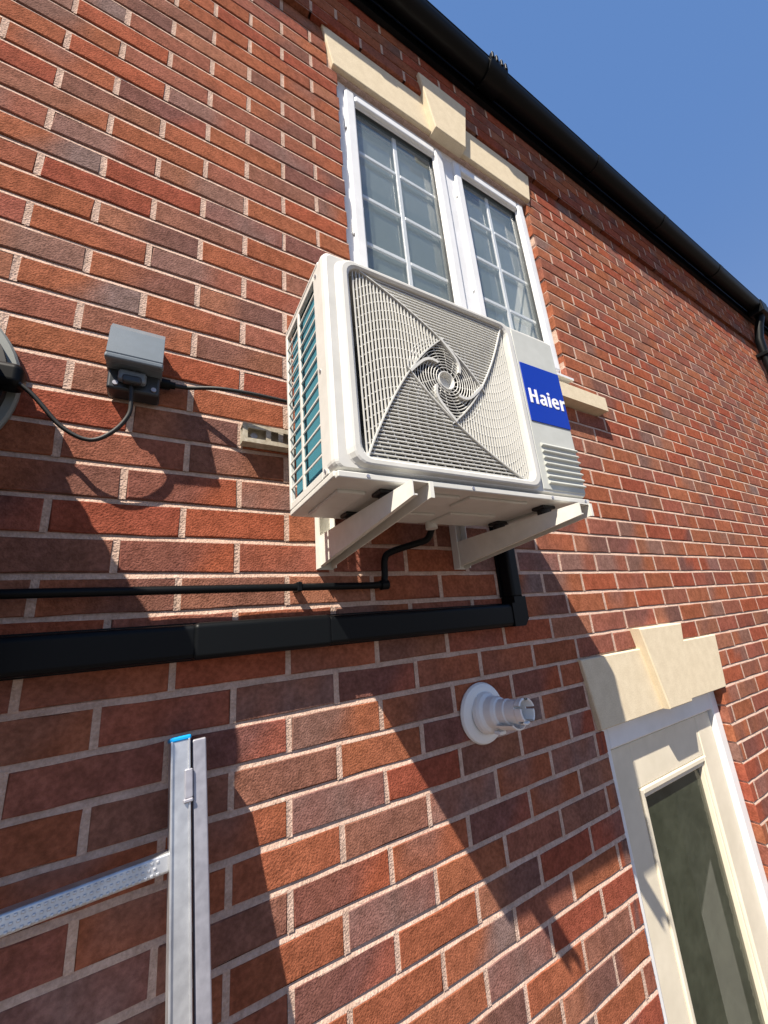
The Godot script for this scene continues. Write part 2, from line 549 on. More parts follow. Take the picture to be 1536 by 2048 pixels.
func back_door():
	var hp := -house.position
	var mb := MB.new()
	var z := -0.03
	mb.rbox(Vector3(1.183, GROUND + 0.05, z - 0.07), Vector3(1.243, -0.572, z), 0.008, true)
	mb.rbox(Vector3(2.027, GROUND + 0.05, z - 0.07), Vector3(2.087, -0.572, z), 0.008, true)
	mb.rbox(Vector3(1.242, -0.645, z - 0.07), Vector3(2.028, -0.572, z - 0.0008), 0.008, true)
	var door := part(mb, "door", M.upvc, house, hp)
	var lf := MB.new()
	var zl := z - 0.018
	var gx0 := 1.38
	var gx1 := 1.89
	var gy1 := -0.80
	lf.rbox(Vector3(1.249, GROUND + 0.06, zl - 0.05), Vector3(gx0, -0.652, zl), 0.006, true)
	lf.rbox(Vector3(gx1, GROUND + 0.06, zl - 0.05), Vector3(2.021, -0.652, zl), 0.006, true)
	lf.rbox(Vector3(gx0 - 0.001, gy1, zl - 0.049), Vector3(gx1 + 0.001, -0.652, zl - 0.0007), 0.006, true)
	lf.rbox(Vector3(gx0 - 0.001, GROUND + 0.06, zl - 0.049), Vector3(gx1 + 0.001, GROUND + 0.9, zl - 0.0007), 0.006, true)
	part(lf, "door_leaf", M.cream, door)
	for w in [[0.0, 0.018, 0.010], [0.018, 0.034, 0.002]]:
		var bd := MB.new()
		var a: float = w[0]
		var b: float = w[1]
		frame_rect(bd, gx0 + a, gx1 - a, GROUND + 0.9 + a, gy1 - a, b - a, zl - 0.03, zl + w[2] - 0.004, 0.004)
		part(bd, "glazing_bead", M.cream, door)
	var gl := MB.new()
	gl.quad(Vector3(gx0 + 0.03, GROUND + 0.93, zl - 0.02), Vector3(gx1 - 0.03, GROUND + 0.93, zl - 0.02), Vector3(gx1 - 0.03, gy1 - 0.03, zl - 0.02), Vector3(gx0 + 0.03, gy1 - 0.03, zl - 0.02), Vector3(0, 0, 1))
	part(gl, "pane", M.misted_glass, door)

func room(x0, x1, y0, y1, z1, m, hole: Array):
	# lining of a room: five closed sides and a front with the window hole
	var mb := MB.new()
	var t := 0.06
	var zf := -0.325
	mb.box(Vector3(x0, y0, z1 - t), Vector3(x1, y1, z1))
	mb.box(Vector3(x0 - t, y0, z1), Vector3(x0, y1, zf))
	mb.box(Vector3(x1, y0, z1), Vector3(x1 + t, y1, zf))
	mb.box(Vector3(x0, y1, z1), Vector3(x1, y1 + t, zf))
	mb.box(Vector3(x0, y0 - t, z1), Vector3(x1, y0, zf))
	# plastered reveals
	mb.box(Vector3(hole[0] - 0.02, hole[2], zf), Vector3(hole[0] + 0.006, hole[3], -0.12))
	mb.box(Vector3(hole[1] - 0.006, hole[2], zf), Vector3(hole[1] + 0.02, hole[3], -0.12))
	mb.box(Vector3(hole[0], hole[3] - 0.006, zf), Vector3(hole[1], hole[3] + 0.02, -0.12))
	mb.box(Vector3(hole[0], hole[2] - 0.02, zf), Vector3(hole[1], hole[2] + 0.006, -0.12))
	part(mb, "room_lining", m, house, -house.position)

func eaves():
	var hp := -house.position
	# half-round gutter
	var gb := MB.new()
	var cz := 0.115
	var cy := 2.575
	var X0 := -3.1
	var X1 := 8.2
	var seg := 12
	for pass_ in 2:
		var r := 0.056 if pass_ == 0 else 0.053
		for i in seg:
			var a := PI + PI * i / seg
			var b := PI + PI * (i + 1) / seg
			var da := Vector3(0, sin(a), cos(a))
			var db := Vector3(0, sin(b), cos(b))
			var s := 1.0 if pass_ == 0 else -1.0
			gb.quadn(Vector3(X0, cy, cz) + da * r, Vector3(X1, cy, cz) + da * r, Vector3(X1, cy, cz) + db * r, Vector3(X0, cy, cz) + db * r, da * s, da * s, db * s, db * s)
	gb.tube([Vector3(X0, cy + 0.002, cz + 0.0545), Vector3(X1, cy + 0.002, cz + 0.0545)], 0.004, 8)
	gb.box(Vector3(X0, cy - 0.01, cz - 0.058), Vector3(X1, cy + 0.012, cz - 0.053))
	var gut := part(gb, "gutter", M.gutter, house, hp)
	for u in [-1.4, -0.35, 0.36, 1.20, 2.12, 2.95, 3.9, 5.6, 6.4]:
		var ub := MB.new()
		var wide := 0.06 if abs(u - 1.20) < 0.01 else 0.03
		for i in seg:
			var a := PI + PI * i / seg
			var b := PI + PI * (i + 1) / seg
			var r := 0.0605 if wide < 0.04 else 0.068
			for s in [-1.0, 1.0]:
				var o := Vector3(u + s * wide, cy, cz)
				ub.quad(o + Vector3(0, sin(a), cos(a)) * 0.055, o + Vector3(0, sin(b), cos(b)) * 0.055, o + Vector3(0, sin(b), cos(b)) * r, o + Vector3(0, sin(a), cos(a)) * r, Vector3(s, 0, 0))
			var l := Vector3(u - wide, cy, cz)
			var w := Vector3(2.0 * wide, 0, 0)
			var da := Vector3(0, sin(a), cos(a))
			var db := Vector3(0, sin(b), cos(b))
			ub.quadn(l + da * r, l + w + da * r, l + w + db * r, l + db * r, da, da, db, db)
		for s in ([-0.8, -0.3, 0.3, 0.8] if wide > 0.04 else []):
			ub.rbox(Vector3(u + s * wide - 0.008, cy - 0.012, cz + 0.052), Vector3(u + s * wide + 0.008, cy + (0.030 if wide > 0.04 else 0.016), cz + 0.072), 0.003)
		part(ub, "gutter_union", M.gutter, gut)
	# fascia, soffit and roof slope
	var fb := MB.new()
	fb.box(Vector3(X0, 2.50, 0.026), Vector3(X1, 2.70, 0.048))
	part(fb, "fascia", M.gutter, house, hp)
	var rb := MB.new()
	rb.prism([Vector3(X0, 2.66, 0.105), Vector3(X0, 2.685, 0.105), Vector3(X0, 5.6, -4.05), Vector3(X0, 5.5, -4.05)], Vector3(X1 - X0, 0, 0))
	rb.prism([Vector3(X0, 2.66, -8.2), Vector3(X0, 2.685, -8.2), Vector3(X0, 5.6, -4.05), Vector3(X0, 5.5, -4.05)], Vector3(X1 - X0, 0, 0))
	part(rb, "roof", M.tile, house, hp)
	# rest of the shell: gables and rear wall
	var sh := MB.new()
	sh.col = Color(0.30, 0.11, 0.065)
	sh.box(Vector3(-3.0375, GROUND, -8.0), Vector3(-2.9, 2.66, -0.33))
	sh.box(Vector3(7.96, GROUND, -8.0), Vector3(8.1, 2.66, -0.33))
	sh.box(Vector3(-3.0375, GROUND, -8.1), Vector3(8.1, 2.66, -8.0))
	for x in [-3.03, 7.99]:
		sh.prism([Vector3(x, 2.62, -0.05), Vector3(x, 5.46, -4.05), Vector3(x, 2.62, -8.05)], Vector3(0.1, 0, 0))
	part(sh, "rear_walls", M.brick, house, hp)
	# rainwater hopper and downpipe at the far end
	var dp := MB.new()
	dp.tube([Vector3(4.86, 2.53, 0.115), Vector3(4.86, 2.45, 0.115), Vector3(4.85, 2.36, 0.085), Vector3(4.82, 2.22, 0.06), Vector3(4.82, 2.1, 0.055), Vector3(4.82, GROUND + 0.1, 0.055)], 0.034, 14)
	var d := part(dp, "downpipe", M.gutter, house, hp)
	var hb := MB.new()
	hb.rbox(Vector3(4.78, 2.47, 0.06), Vector3(4.94, 2.60, 0.178), 0.01)
	part(hb, "gutter_outlet", M.gutter, d)
	for y in [2.05, 1.0, -0.4]:
		var cb := MB.new()
		cb.rbox(Vector3(4.775, y - 0.02, 0.002), Vector3(4.865, y + 0.02, 0.094), 0.008)
		part(cb, "pipe_clip", M.gutter, d)

# ------------------------------------------------------------------ air conditioner
const AW := 0.692
const AH := 0.4685
const AD := 0.253

func rrect(x0: float, x1: float, y0: float, y1: float, r: float, z: float, m := 5) -> Array:
	var out := []
	var cs := [Vector2(x1 - r, y1 - r), Vector2(x0 + r, y1 - r), Vector2(x0 + r, y0 + r), Vector2(x1 - r, y0 + r)]
	for q in 4:
		for i in m + 1:
			var a := PI * 0.5 * q + PI * 0.5 * i / m
			out.append(Vector3(cs[q].x + cos(a) * r, cs[q].y + sin(a) * r, z))
	return out

func loft(mb: MB, loops: Array, centre: Vector3):
	for l in loops.size() - 1:
		var A: Array = loops[l]
		var B: Array = loops[l + 1]
		for i in A.size():
			var j := (i + 1) % A.size()
			var g: Vector3 = (A[j] - A[i]).cross(B[i] - A[i]) + (B[i] - B[j]).cross(A[j] - B[j])
			if g.length() < 1e-12: continue
			# outline runs counter-clockwise seen from the front: this side faces out
			mb.quad(A[i], A[j], B[j], B[i], g)

func bez(p: Array, t: float) -> Vector2:
	var a: Vector2 = p[0].lerp(p[1], t)
	var b: Vector2 = p[1].lerp(p[2], t)
	var c: Vector2 = p[2].lerp(p[3], t)
	return a.lerp(b, t).lerp(b.lerp(c, t), t)

func air_conditioner():
	var ac := thing("air_conditioner", "white outdoor air conditioner unit with swirled square fan grille on wall brackets", "air conditioner", Vector3(0.0785, 0.066, 0.3735))
	ac.rotation = Vector3(0, -0.0116, 0.0125)
	ac.scale = Vector3(0.960, 0.985, 0.985)
	# front panel with the raised square frame round the fan
	var fp := MB.new()
	var yb := 0.013
	var loops := [
		rrect(0.0, AW, yb, AH, 0.016, -0.03), rrect(0.0, AW, yb, AH, 0.016, -0.011), rrect(0.0025, AW - 0.0025, yb + 0.002, AH - 0.0025, 0.015, -0.0035),
		rrect(0.0085, AW - 0.0085, yb + 0.004, AH - 0.0085, 0.013, 0.0), rrect(0.024, 0.521, yb + 0.0055, AH - 0.0095, 0.03, 0.0),
		rrect(0.027, 0.518, yb + 0.0065, AH - 0.0105, 0.03, 0.0015),
		rrect(0.033, 0.512, yb + 0.009, AH - 0.013, 0.03, 0.009), rrect(0.037, 0.508, yb + 0.012, AH - 0.016, 0.028, 0.0105),
		rrect(0.046, 0.496, yb + 0.019, AH - 0.021, 0.026, 0.0105), rrect(0.051, 0.491, yb + 0.023, AH - 0.025, 0.024, 0.007), rrect(0.054, 0.488, yb + 0.025, AH - 0.027, 0.022, -0.010)]
	loft(fp, loops, Vector3.ZERO)
	var panel := part(fp, "front_panel", M.white, ac)
	# service panel at the right: greyer skin, louvres, badge
	var sp := MB.new()
	sp.rbox(Vector3(0.5235, 0.022, -0.004), Vector3(AW - 0.010, AH - 0.012, 0.0022), 0.002)
	var service := part(sp, "service_panel", M.grey_panel, ac)
	for i in 7:
		var y := 0.036 + i * 0.0158
		var lb := MB.new()
		lb.prism([Vector3(0.545, y, 0.002), Vector3(0.545, y + 0.0025, 0.0085), Vector3(0.545, y + 0.0045, 0.0085), Vector3(0.545, y + 0.0105, 0.002)], Vector3(0.136, 0, 0))
		part(lb, "louvre", M.grey_panel, service)
	var bd := MB.new()
	bd.rbox(Vector3(0.529, 0.196, 0.002), Vector3(0.681, 0.360, 0.0042), 0.0012)
	var badge := part(bd, "badge", M.blue, ac)
	var tm := TextMesh.new()
	tm.text = "Haier"
	var fnt := SystemFont.new()
	fnt.font_names = PackedStringArray(["Droid Sans"])
	fnt.font_weight = 700
	tm.font = fnt
	tm.font_size = 48
	tm.pixel_size = 0.00114
	tm.depth = 0.0012
	tm.material = M.letter
	var tx := MeshInstance3D.new()
	tx.name = "lettering"
	tx.mesh = tm
	tx.position = Vector3(0.608, 0.266, 0.0046)
	badge.add_child(tx, true)
	# sheet metal casing
	var cs := MB.new()
	cs.rbox(Vector3(0.0008, AH - 0.011, -AD), Vector3(AW - 0.0008, AH - 0.001, -0.0285), 0.004)
	cs.rbox(Vector3(AW - 0.010, 0.012, -AD), Vector3(AW - 0.0012, AH - 0.0115, -0.0285), 0.003)
	cs.rbox(Vector3(0.05, 0.012, -AD), Vector3(AW - 0.0105, AH - 0.0115, -AD + 0.008), 0.003)
	part(cs, "casing", M.white, ac)
	for q in [Vector3(0.006, 0.022, -0.040), Vector3(0.006, 0.22, -0.040), Vector3(0.006, AH - 0.03, -0.040)]:
		var sw := MB.new()
		sw.tube([Vector3(0.001, q.y, q.z), Vector3(-0.0012, q.y, q.z)], 0.0036, 10)
		part(sw, "screw", M.alu_dull, ac)
	for x in [0.06, 0.30, 0.545, 0.67]:
		var sw := MB.new()
		sw.tube([Vector3(x, 0.003, 0.003), Vector3(x, 0.003, 0.0048)], 0.0034, 10)
		part(sw, "screw", M.alu_dull, ac)
	# left side: posts, mid bar and the guard's cross bars
	var sg := MB.new()
	sg.rbox(Vector3(0.0006, 0.012, -0.056), Vector3(0.012, AH - 0.0115, -0.0285), 0.003)
	sg.rbox(Vector3(0.0006, 0.012, -AD), Vector3(0.012, AH - 0.0115, -0.240), 0.003)
	sg.rbox(Vector3(0.001, 0.012, -0.163), Vector3(0.006, AH - 0.0115, -0.151), 0.002)
	sg.rbox(Vector3(0.0012, 0.012, -0.2405), Vector3(0.010, 0.028, -0.0555), 0.002)
	sg.rbox(Vector3(0.0012, AH - 0.026, -0.2405), Vector3(0.010, AH - 0.0115, -0.0555), 0.002)
	var guard := part(sg, "side_guard", M.white, ac)
	var rows := 14
	for i in rows - 1:
		var y: float = lerp(0.030, AH - 0.028, float(i + 1) / rows)
		for zz in [[-0.151, -0.0555], [-0.2405, -0.163]]:
			var gb := MB.new()
			gb.rbox(Vector3(0.0014, y - 0.0025, zz[0] - 0.001), Vector3(0.0044, y + 0.0025, zz[1] + 0.001), 0.0011)
			part(gb, "guard_bar", M.white, guard)
	# heat exchanger behind the guard: thin fins
	var co := MB.new()
	for i in 36:
		var z := -0.158 + i * 0.0027
		co.box(Vector3(0.0125, 0.014, z), Vector3(0.034, AH - 0.013, z + 0.0009))
	co.box(Vector3(0.030, 0.014, -0.16), Vector3(0.036, AH - 0.013, -0.06))
	part(co, "coil", M.coil, ac)
	var cd := MB.new()
	for i in 28:
		var z := -0.236 + i * 0.0027
		cd.box(Vector3(0.0135, 0.014, z), Vector3(0.034, AH - 0.013, z + 0.0009))
	cd.box(Vector3(0.030, 0.014, -0.24), Vector3(0.036, AH - 0.013, -0.161))
	part(cd, "rear_coil", M.coil, ac)
	# base pan with pressed ribs, lip and feet
	var bp := MB.new()
	bp.rbox(Vector3(0.001, 0.0, -AD + 0.001), Vector3(AW - 0.001, 0.0118, -0.008), 0.003)
	bp.rbox(Vector3(0.004, -0.0035, -0.0105), Vector3(AW - 0.004, 0.0085, 0.0035), 0.0025)
	var pan := part(bp, "base_pan", M.white, ac)
	for q in [[0.03, 0.09, -0.22, -0.06], [0.18, 0.30, -0.13, -0.035], [0.32, 0.50, -0.10, -0.03], [0.19, 0.33, -0.235, -0.16], [0.36, 0.51, -0.235, -0.14], [0.60, 0.67, -0.21, -0.05]]:
		var eb := MB.new()
		eb.rbox(Vector3(q[0], -0.0065, q[2]), Vector3(q[1], 0.002, q[3]), 0.0042)
		part(eb, "pressed_rib", M.white, pan)
	for fx in [0.130, 0.586]:
		for fz in [-0.055, -0.205]:
			var fb := MB.new()
			var low: float = -(0.0159 + (0.0062 if fx > 0.3 else 0.0)) / 0.97
			fb.rbox(Vector3(fx - 0.024, -0.008, fz - 0.018), Vector3(fx + 0.024, 0.0, fz + 0.018), 0.003)
			fb.tube([Vector3(fx, -0.007, fz), Vector3(fx, low, fz)], 0.0165, 14)
			part(fb, "foot", M.black_rub, ac)
	# drain spout underneath
	var ds := MB.new()
	ds.tube([Vector3(0.372, 0.0, -0.235), Vector3(0.372, -0.018, -0.235)], 0.016, 14)
	part(ds, "drain_spout", M.white, ac)
	# inside: dark plenum, shroud, fan
	var pl := MB.new()
	pl.box(Vector3(0.052, 0.03, -0.15), Vector3(0.49, AH - 0.02, -0.146))
	pl.box(Vector3(0.048, 0.03, -0.15), Vector3(0.052, AH - 0.02, -0.03))
	pl.box(Vector3(0.49, 0.03, -0.15), Vector3(0.494, AH - 0.02, -0.03))
	part(pl, "plenum", M.galvanised, ac)
	var gc := Vector3(0.271, 0.2395, 0.0)
	var fan := MB.new()
	for k in 3:
		for i in 8:
			var a0 := TAU * k / 3.0 + 0.2 * i
			var a1 := a0 + 0.2
			var z0 := -0.06 - 0.006 * i
			var z1 := z0 - 0.006
			fan.quad(gc + Vector3(cos(a0) * 0.05, sin(a0) * 0.05, z0), gc + Vector3(cos(a0) * 0.195, sin(a0) * 0.195, z0), gc + Vector3(cos(a1) * 0.195, sin(a1) * 0.195, z1), gc + Vector3(cos(a1) * 0.05, sin(a1) * 0.05, z1), Vector3(0, 0, 1))
	fan.lathe([Vector2(0.055, -0.1), Vector2(0.055, -0.05), Vector2(0.045, -0.045), Vector2(0.0, -0.045)], gc, Basis.IDENTITY, 24)
	part(fan, "fan", M.dark, ac)
	grille(ac, gc)
	bracket_rail()
	return ac

func dome(p: Vector2) -> float:
	var r: float = max(abs(p.x), abs(p.y)) / 0.215
	return 0.002 + 0.007 * (1.0 - r * r)

func grille(ac: Node3D, gc: Vector3):
	var H := 0.2115
	# four swept ridges, each a quarter turn of the first
	var curve := [Vector2(-0.213, -0.213), Vector2(-0.165, -0.10), Vector2(-0.09, 0.035), Vector2(0.006, 0.104)]
	var N := 40
	var pts := []
	for i in N + 1: pts.append(bez(curve, float(i) / N))
	var ring := MB.new()
	ring.col = Color(1, 1, 1)
	ring.lathe([Vector2(0.023, -0.004), Vector2(0.023, 0.004), Vector2(0.0215, 0.006), Vector2(0.0195, 0.006), Vector2(0.018, 0.004), Vector2(0.016, -0.006), Vector2(0.0, -0.008)], gc, Basis.IDENTITY, 32)
	var gr := part(ring, "grille", M.white, ac)
	for q in 4:
		var rot := func(p: Vector2) -> Vector2:
			var r := p
			for t in q: r = Vector2(r.y, -r.x)
			return r
		# ridge
		var rb := MB.new()
		for i in N:
			var a: Vector2 = rot.call(pts[i])
			var b: Vector2 = rot.call(pts[i + 1])
			var d := (b - a).normalized()
			var nrm := Vector2(-d.y, d.x) * 0.0013
			var za := dome(a) + 0.003
			var zb := dome(b) + 0.003
			var A := gc + Vector3(a.x, a.y, 0)
			var B := gc + Vector3(b.x, b.y, 0)
			var w := Vector3(nrm.x, nrm.y, 0)
			var lo := Vector3(0, 0, -0.009)
			rb.quad(A + w + Vector3(0, 0, za), B + w + Vector3(0, 0, zb), B - w + Vector3(0, 0, zb), A - w + Vector3(0, 0, za), Vector3(0, 0, 1))
			rb.quad(A + w + Vector3(0, 0, za), B + w + Vector3(0, 0, zb), B + w + lo, A + w + lo, w)
			rb.quad(A - w + Vector3(0, 0, za), B - w + Vector3(0, 0, zb), B - w + lo, A - w + lo, -w)
		part(rb, "ridge", M.white, gr)
		# fins parallel to this side, cut by the ridges; then the staggered cross ties
		var step := 0.0078
		var x := -H + 0.004
		var row := 0
		var ties := MB.new()
		while x < -0.004:
			var ylo := 99.0
			for i in N:
				if (pts[i].x - x) * (pts[i + 1].x - x) <= 0.0:
					ylo = lerp(pts[i].y, pts[i + 1].y, (x - pts[i].x) / (pts[i + 1].x - pts[i].x))
			var yhi := -99.0
			for i in N:
				var a := Vector2(pts[i].y, -pts[i].x)
				var b := Vector2(pts[i + 1].y, -pts[i + 1].x)
				if (a.x - x) * (b.x - x) <= 0.0: yhi = max(yhi, lerp(a.y, b.y, (x - a.x) / (b.x - a.x)))
			if yhi > ylo + 0.004:
				var fb := MB.new()
				var n := 5
				for i in n:
					var p0 := Vector2(x, lerp(ylo, yhi, float(i) / n))
					var p1 := Vector2(x, lerp(ylo, yhi, float(i + 1) / n))
					var z0 := dome(p0)
					var z1 := dome(p1)
					var hw := Vector2(0.00105, 0)
					var c := []
					for s in [hw, -hw]:
						for e in [[p0, z0], [p1, z1]]:
							var pp: Vector2 = rot.call(e[0] + s)
							c.append(gc + Vector3(pp.x, pp.y, e[1]))
					var sd2: Vector2 = rot.call(Vector2(1, 0))
					var sd := Vector3(sd2.x, sd2.y, 0)
					var lo := Vector3(0, 0, -[0.0038, 0.010, 0.009, 0.0052][q])
					fb.quad(c[0], c[1], c[3], c[2], Vector3(0, 0, 1))
					fb.quad(c[0], c[1], c[1] + lo, c[0] + lo, sd)
					fb.quad(c[2], c[3], c[3] + lo, c[2] + lo, -sd)
				part(fb, "fin", M.white, gr)
				var y := ylo + 0.006 + (0.0 if row % 2 == 0 else 0.011)
				while y < yhi - 0.003:
					var p0: Vector2 = rot.call(Vector2(x, y))
					var p1: Vector2 = rot.call(Vector2(x + step, y))
					var zt := dome(p0) - 0.002
					var dd: Vector2 = (p1 - p0).normalized() * 0.0
					var ww2: Vector2 = rot.call(Vector2(0, 0.0009))
					var ww := Vector3(ww2.x, ww2.y, 0)
					var a3 := gc + Vector3(p0.x, p0.y, zt)
					var b3 := gc + Vector3(p1.x, p1.y, zt)
					var lo2 := Vector3(0, 0, -0.004)
					ties.quad(a3 + ww, b3 + ww, b3 - ww, a3 - ww, Vector3(0, 0, 1))
					ties.quad(a3 + ww, b3 + ww, b3 + ww + lo2, a3 + ww + lo2, ww)
					ties.quad(a3 - ww, b3 - ww, b3 - ww + lo2, a3 - ww + lo2, -ww)
					y += 0.022
			x += step
			row += 1
		var to := part(ties, "fin_ties", M.white, gr)
		to.set_meta("kind", "stuff")
		# inner blade: a swept plate from the ridge to the hub
		var ib := MB.new()
		var c2 := [Vector2(-0.098, -0.006), Vector2(-0.062, 0.03), Vector2(-0.05, 0.045), Vector2(-0.022, 0.034)]
		for i in 10:
			var a: Vector2 = rot.call(bez(c2, i / 10.0))
			var b: Vector2 = rot.call(bez(c2, (i + 1) / 10.0))
			var up := Vector3(0, 0, 0.012)
			var lo := Vector3(0, 0, -0.004)
			var d := (b - a).normalized()
			var w := Vector3(-d.y, d.x, 0) * 0.003
			var A := gc + Vector3(a.x, a.y, 0)
			var B := gc + Vector3(b.x, b.y, 0)
			ib.quad(A + w + up, B + w + up, B - w + up, A - w + up, Vector3(0, 0, 1))
			ib.quad(A + w + up, B + w + up, B + w + lo, A + w + lo, w)
			ib.quad(A - w + up, B - w + up, B - w + lo, A - w + lo, -w)
		part(ib, "inner_ridge", M.white, gr)
	# wire rings in the middle
	for k in 11:
		var r := 0.029 + k * 0.0068
		var wr := MB.new()
		var path := []
		for i in 33: path.append(gc + Vector3(cos(TAU * i / 32) * r, sin(TAU * i / 32) * r, dome(Vector2(r, 0)) - 0.002))
		wr.tube(path, 0.0011, 6, false)
		part(wr, "wire_ring", M.white, gr)
	for i in 16:
		var sp := MB.new()
		var a := TAU * i / 16.0
		sp.tube([gc + Vector3(cos(a) * 0.022, sin(a) * 0.022, 0.003), gc + Vector3(cos(a + 0.35) * 0.1, sin(a + 0.35) * 0.1, 0.004)], 0.0012, 5, false)
		part(sp, "spoke", M.white, gr)

func bracket_rail():
	# cross rail on the wall
	var rail := thing("mounting_rail", "cream slotted steel rail on the brick wall behind the air conditioner", "rail", Vector3(0.0, 0.272, 0.0))
	var mb := MB.new()
	mb.box(Vector3(0.0, 0.002, 0.0005), Vector3(0.83, 0.046, 0.003))
	mb.box(Vector3(0.0, 0.0, 0.0005), Vector3(0.83, 0.0025, 0.030))
	mb.box(Vector3(0.0, 0.0455, 0.0005), Vector3(0.83, 0.048, 0.030))
	mb.box(Vector3(0.0, 0.0026, 0.0275), Vector3(0.83, 0.011, 0.030))
	mb.box(Vector3(0.0, 0.037, 0.0275), Vector3(0.83, 0.0454, 0.030))
	for x in [0.0, 0.055, 0.085]: mb.box(Vector3(x, 0.0111, 0.0277), Vector3(x + 0.012, 0.0369, 0.0298))
	part(mb, "channel", M.rail, rail)
	var bo := MB.new()
	bo.tube([Vector3(0.03, 0.026, 0.003), Vector3(0.03, 0.026, 0.014)], 0.009, 6)
	part(bo, "bolt", M.alu_dull, rail)
	for k in 2:
		var x0 := 0.184 if k == 0 else 0.620
		var lab: String = ["cream steel wall bracket under the fan end of the air conditioner", "cream steel wall bracket under the blue badge end of the air conditioner"][k]
		var br := thing("wall_bracket", lab, "bracket", Vector3(x0, -0.028, 0.0), "brackets carrying the air conditioner")
		var W := 0.043
		var up := MB.new()
		up.box(Vector3(0.0, 0.0, 0.0015), Vector3(W, 0.30, 0.0040))
		up.box(Vector3(0.0, 0.001, 0.0042), Vector3(0.0025, 0.299, 0.028))
		up.box(Vector3(W - 0.0025, 0.001, 0.0042), Vector3(W, 0.299, 0.028))
		part(up, "upright", M.bracket, br)
		var am := MB.new()
		for wx in [0.0028, W - 0.0053]:
			am.prism([Vector3(wx, 0.004, 0.0045), Vector3(wx, 0.0772, 0.0045), Vector3(wx, 0.0772, 0.428), Vector3(wx, 0.053, 0.428)], Vector3(0.0025, 0, 0))
		am.box(Vector3(0.0028, 0.0774, 0.0045), Vector3(W - 0.0028, 0.0800, 0.428))
		# folded lower lips
		am.prism([Vector3(0.0054, 0.0055, 0.02), Vector3(0.0054, 0.0545, 0.427), Vector3(0.0054, 0.0570, 0.427), Vector3(0.0054, 0.0080, 0.02)], Vector3(0.007, 0, 0))
		part(am, "arm", M.bracket, br)
		var cp := MB.new()
		cp.box(Vector3(W - 0.0075, 0.0515, 0.4285), Vector3(W + 0.0005, 0.0795, 0.4312))
		part(cp, "end_plate", M.bracket, br)
		for y in [0.018, 0.05]:
			var bb := MB.new()
			bb.tube([Vector3(W * 0.5, y, 0.004), Vector3(W * 0.5, y, 0.012)], 0.0085, 6)
			bb.tube([Vector3(W * 0.5, y, 0.012), Vector3(W * 0.5, y, 0.022)], 0.0045, 8)
			part(bb, "bolt", M.alu_dull, br)
		for z in [0.16, 0.31]:
			var bt := MB.new()
			bt.tube([Vector3(W * 0.5, 0.077, z), Vector3(W * 0.5, 0.062, z)], 0.008, 6)
			part(bt, "foot_bolt", M.alu_dull, br)

# ------------------------------------------------------------------ small things on the wall
func smooth_path(p: Array, n := 8) -> Array:
	var out := []
	for i in p.size() - 1:
		var a: Vector3 = p[max(i - 1, 0)]
		var b: Vector3 = p[i]
		var c: Vector3 = p[i + 1]
		var d: Vector3 = p[min(i + 2, p.size() - 1)]
		for k in n: out.append(b.cubic_interpolate(c, a, d, float(k) / n))
	out.append(p[-1])
	return out

func trunking():
	var o := Vector3(-1.5, -0.203, 0.0)
	var t := thing("trunking", "black plastic pipe trunking running along the brick wall below the air conditioner", "trunking", o)
	var y0 := 0.0
	var y1 := 0.064
	for s in [[0.0, 1.425, 0.0], [1.415, 1.70, 0.0025], [1.69, 2.30, 0.0]]:
		var mb := MB.new()
		var g: float = s[2]
		mb.rbox(Vector3(s[0], y0 - g, 0.0005), Vector3(s[1], y1 + g, 0.050 + g), 0.011, true)
		part(mb, "joint_cover" if g > 0 else "trunk_length", M.black, t)
	for s in [[0.0, 2.30]]:
		var bk := MB.new()
		bk.box(Vector3(s[0], y0 - 0.004, 0.0002), Vector3(s[1], y1 + 0.004, 0.007))
		part(bk, "backplate", M.black, t)
	var el := MB.new()
	el.prism([Vector3(2.285, -0.0025, 0.0004), Vector3(2.330, -0.0025, 0.0004), Vector3(2.3475, 0.018, 0.0004), Vector3(2.3475, 0.085, 0.0004), Vector3(2.2975, 0.085, 0.0004), Vector3(2.2975, 0.0665, 0.0004), Vector3(2.285, 0.0665, 0.0004)], Vector3(0, 0, 0.0525))
	part(el, "elbow", M.black, t)
	var up := MB.new()
	up.rbox(Vector3(2.30, 0.08, 0.0005), Vector3(2.345, 0.47, 0.050), 0.011, true)
	part(up, "riser", M.black, t)
	var ub := MB.new()
	ub.box(Vector3(2.293, 0.086, 0.0002), Vector3(2.352, 0.47, 0.007))
	part(ub, "riser_backplate", M.black, t)

func pipes():
	var p := thing("drain_pipe", "thin black drain pipe running level across the wall above the trunking", "pipe", Vector3(-1.5, -0.07, 0.03))
	var o := p.position
	var mb := MB.new()
	mb.tube([Vector3(-1.5, -0.07, 0.03) - o, Vector3(0.334, -0.072, 0.03) - o], 0.0085, 12)
	part(mb, "pipe_run", M.black, p)
	var e := MB.new()
	e.tube(smooth_path([Vector3(0.325, -0.072, 0.03) - o, Vector3(0.352, -0.068, 0.03) - o, Vector3(0.359, -0.05, 0.03) - o, Vector3(0.361, -0.005, 0.034) - o, Vector3(0.375, 0.012, 0.045) - o, Vector3(0.43, 0.028, 0.085) - o, Vector3(0.452, 0.036, 0.105) - o, Vector3(0.4585, 0.062, 0.122) - o], 6), 0.0088, 12)
	part(e, "elbow", M.black, p)
	var el := MB.new()
	el.tube([Vector3(0.345, -0.072, 0.03) - o, Vector3(0.366, -0.070, 0.03) - o], 0.0125, 14)
	part(el, "coupling", M.black, p)
	for x in [-0.62, 0.13]:
		var cb := MB.new()
		cb.rbox(Vector3(x - 0.006, -0.082, 0.0005) - o, Vector3(x + 0.006, -0.060, 0.0405) - o, 0.003)
		part(cb, "pipe_clip", M.black, p)

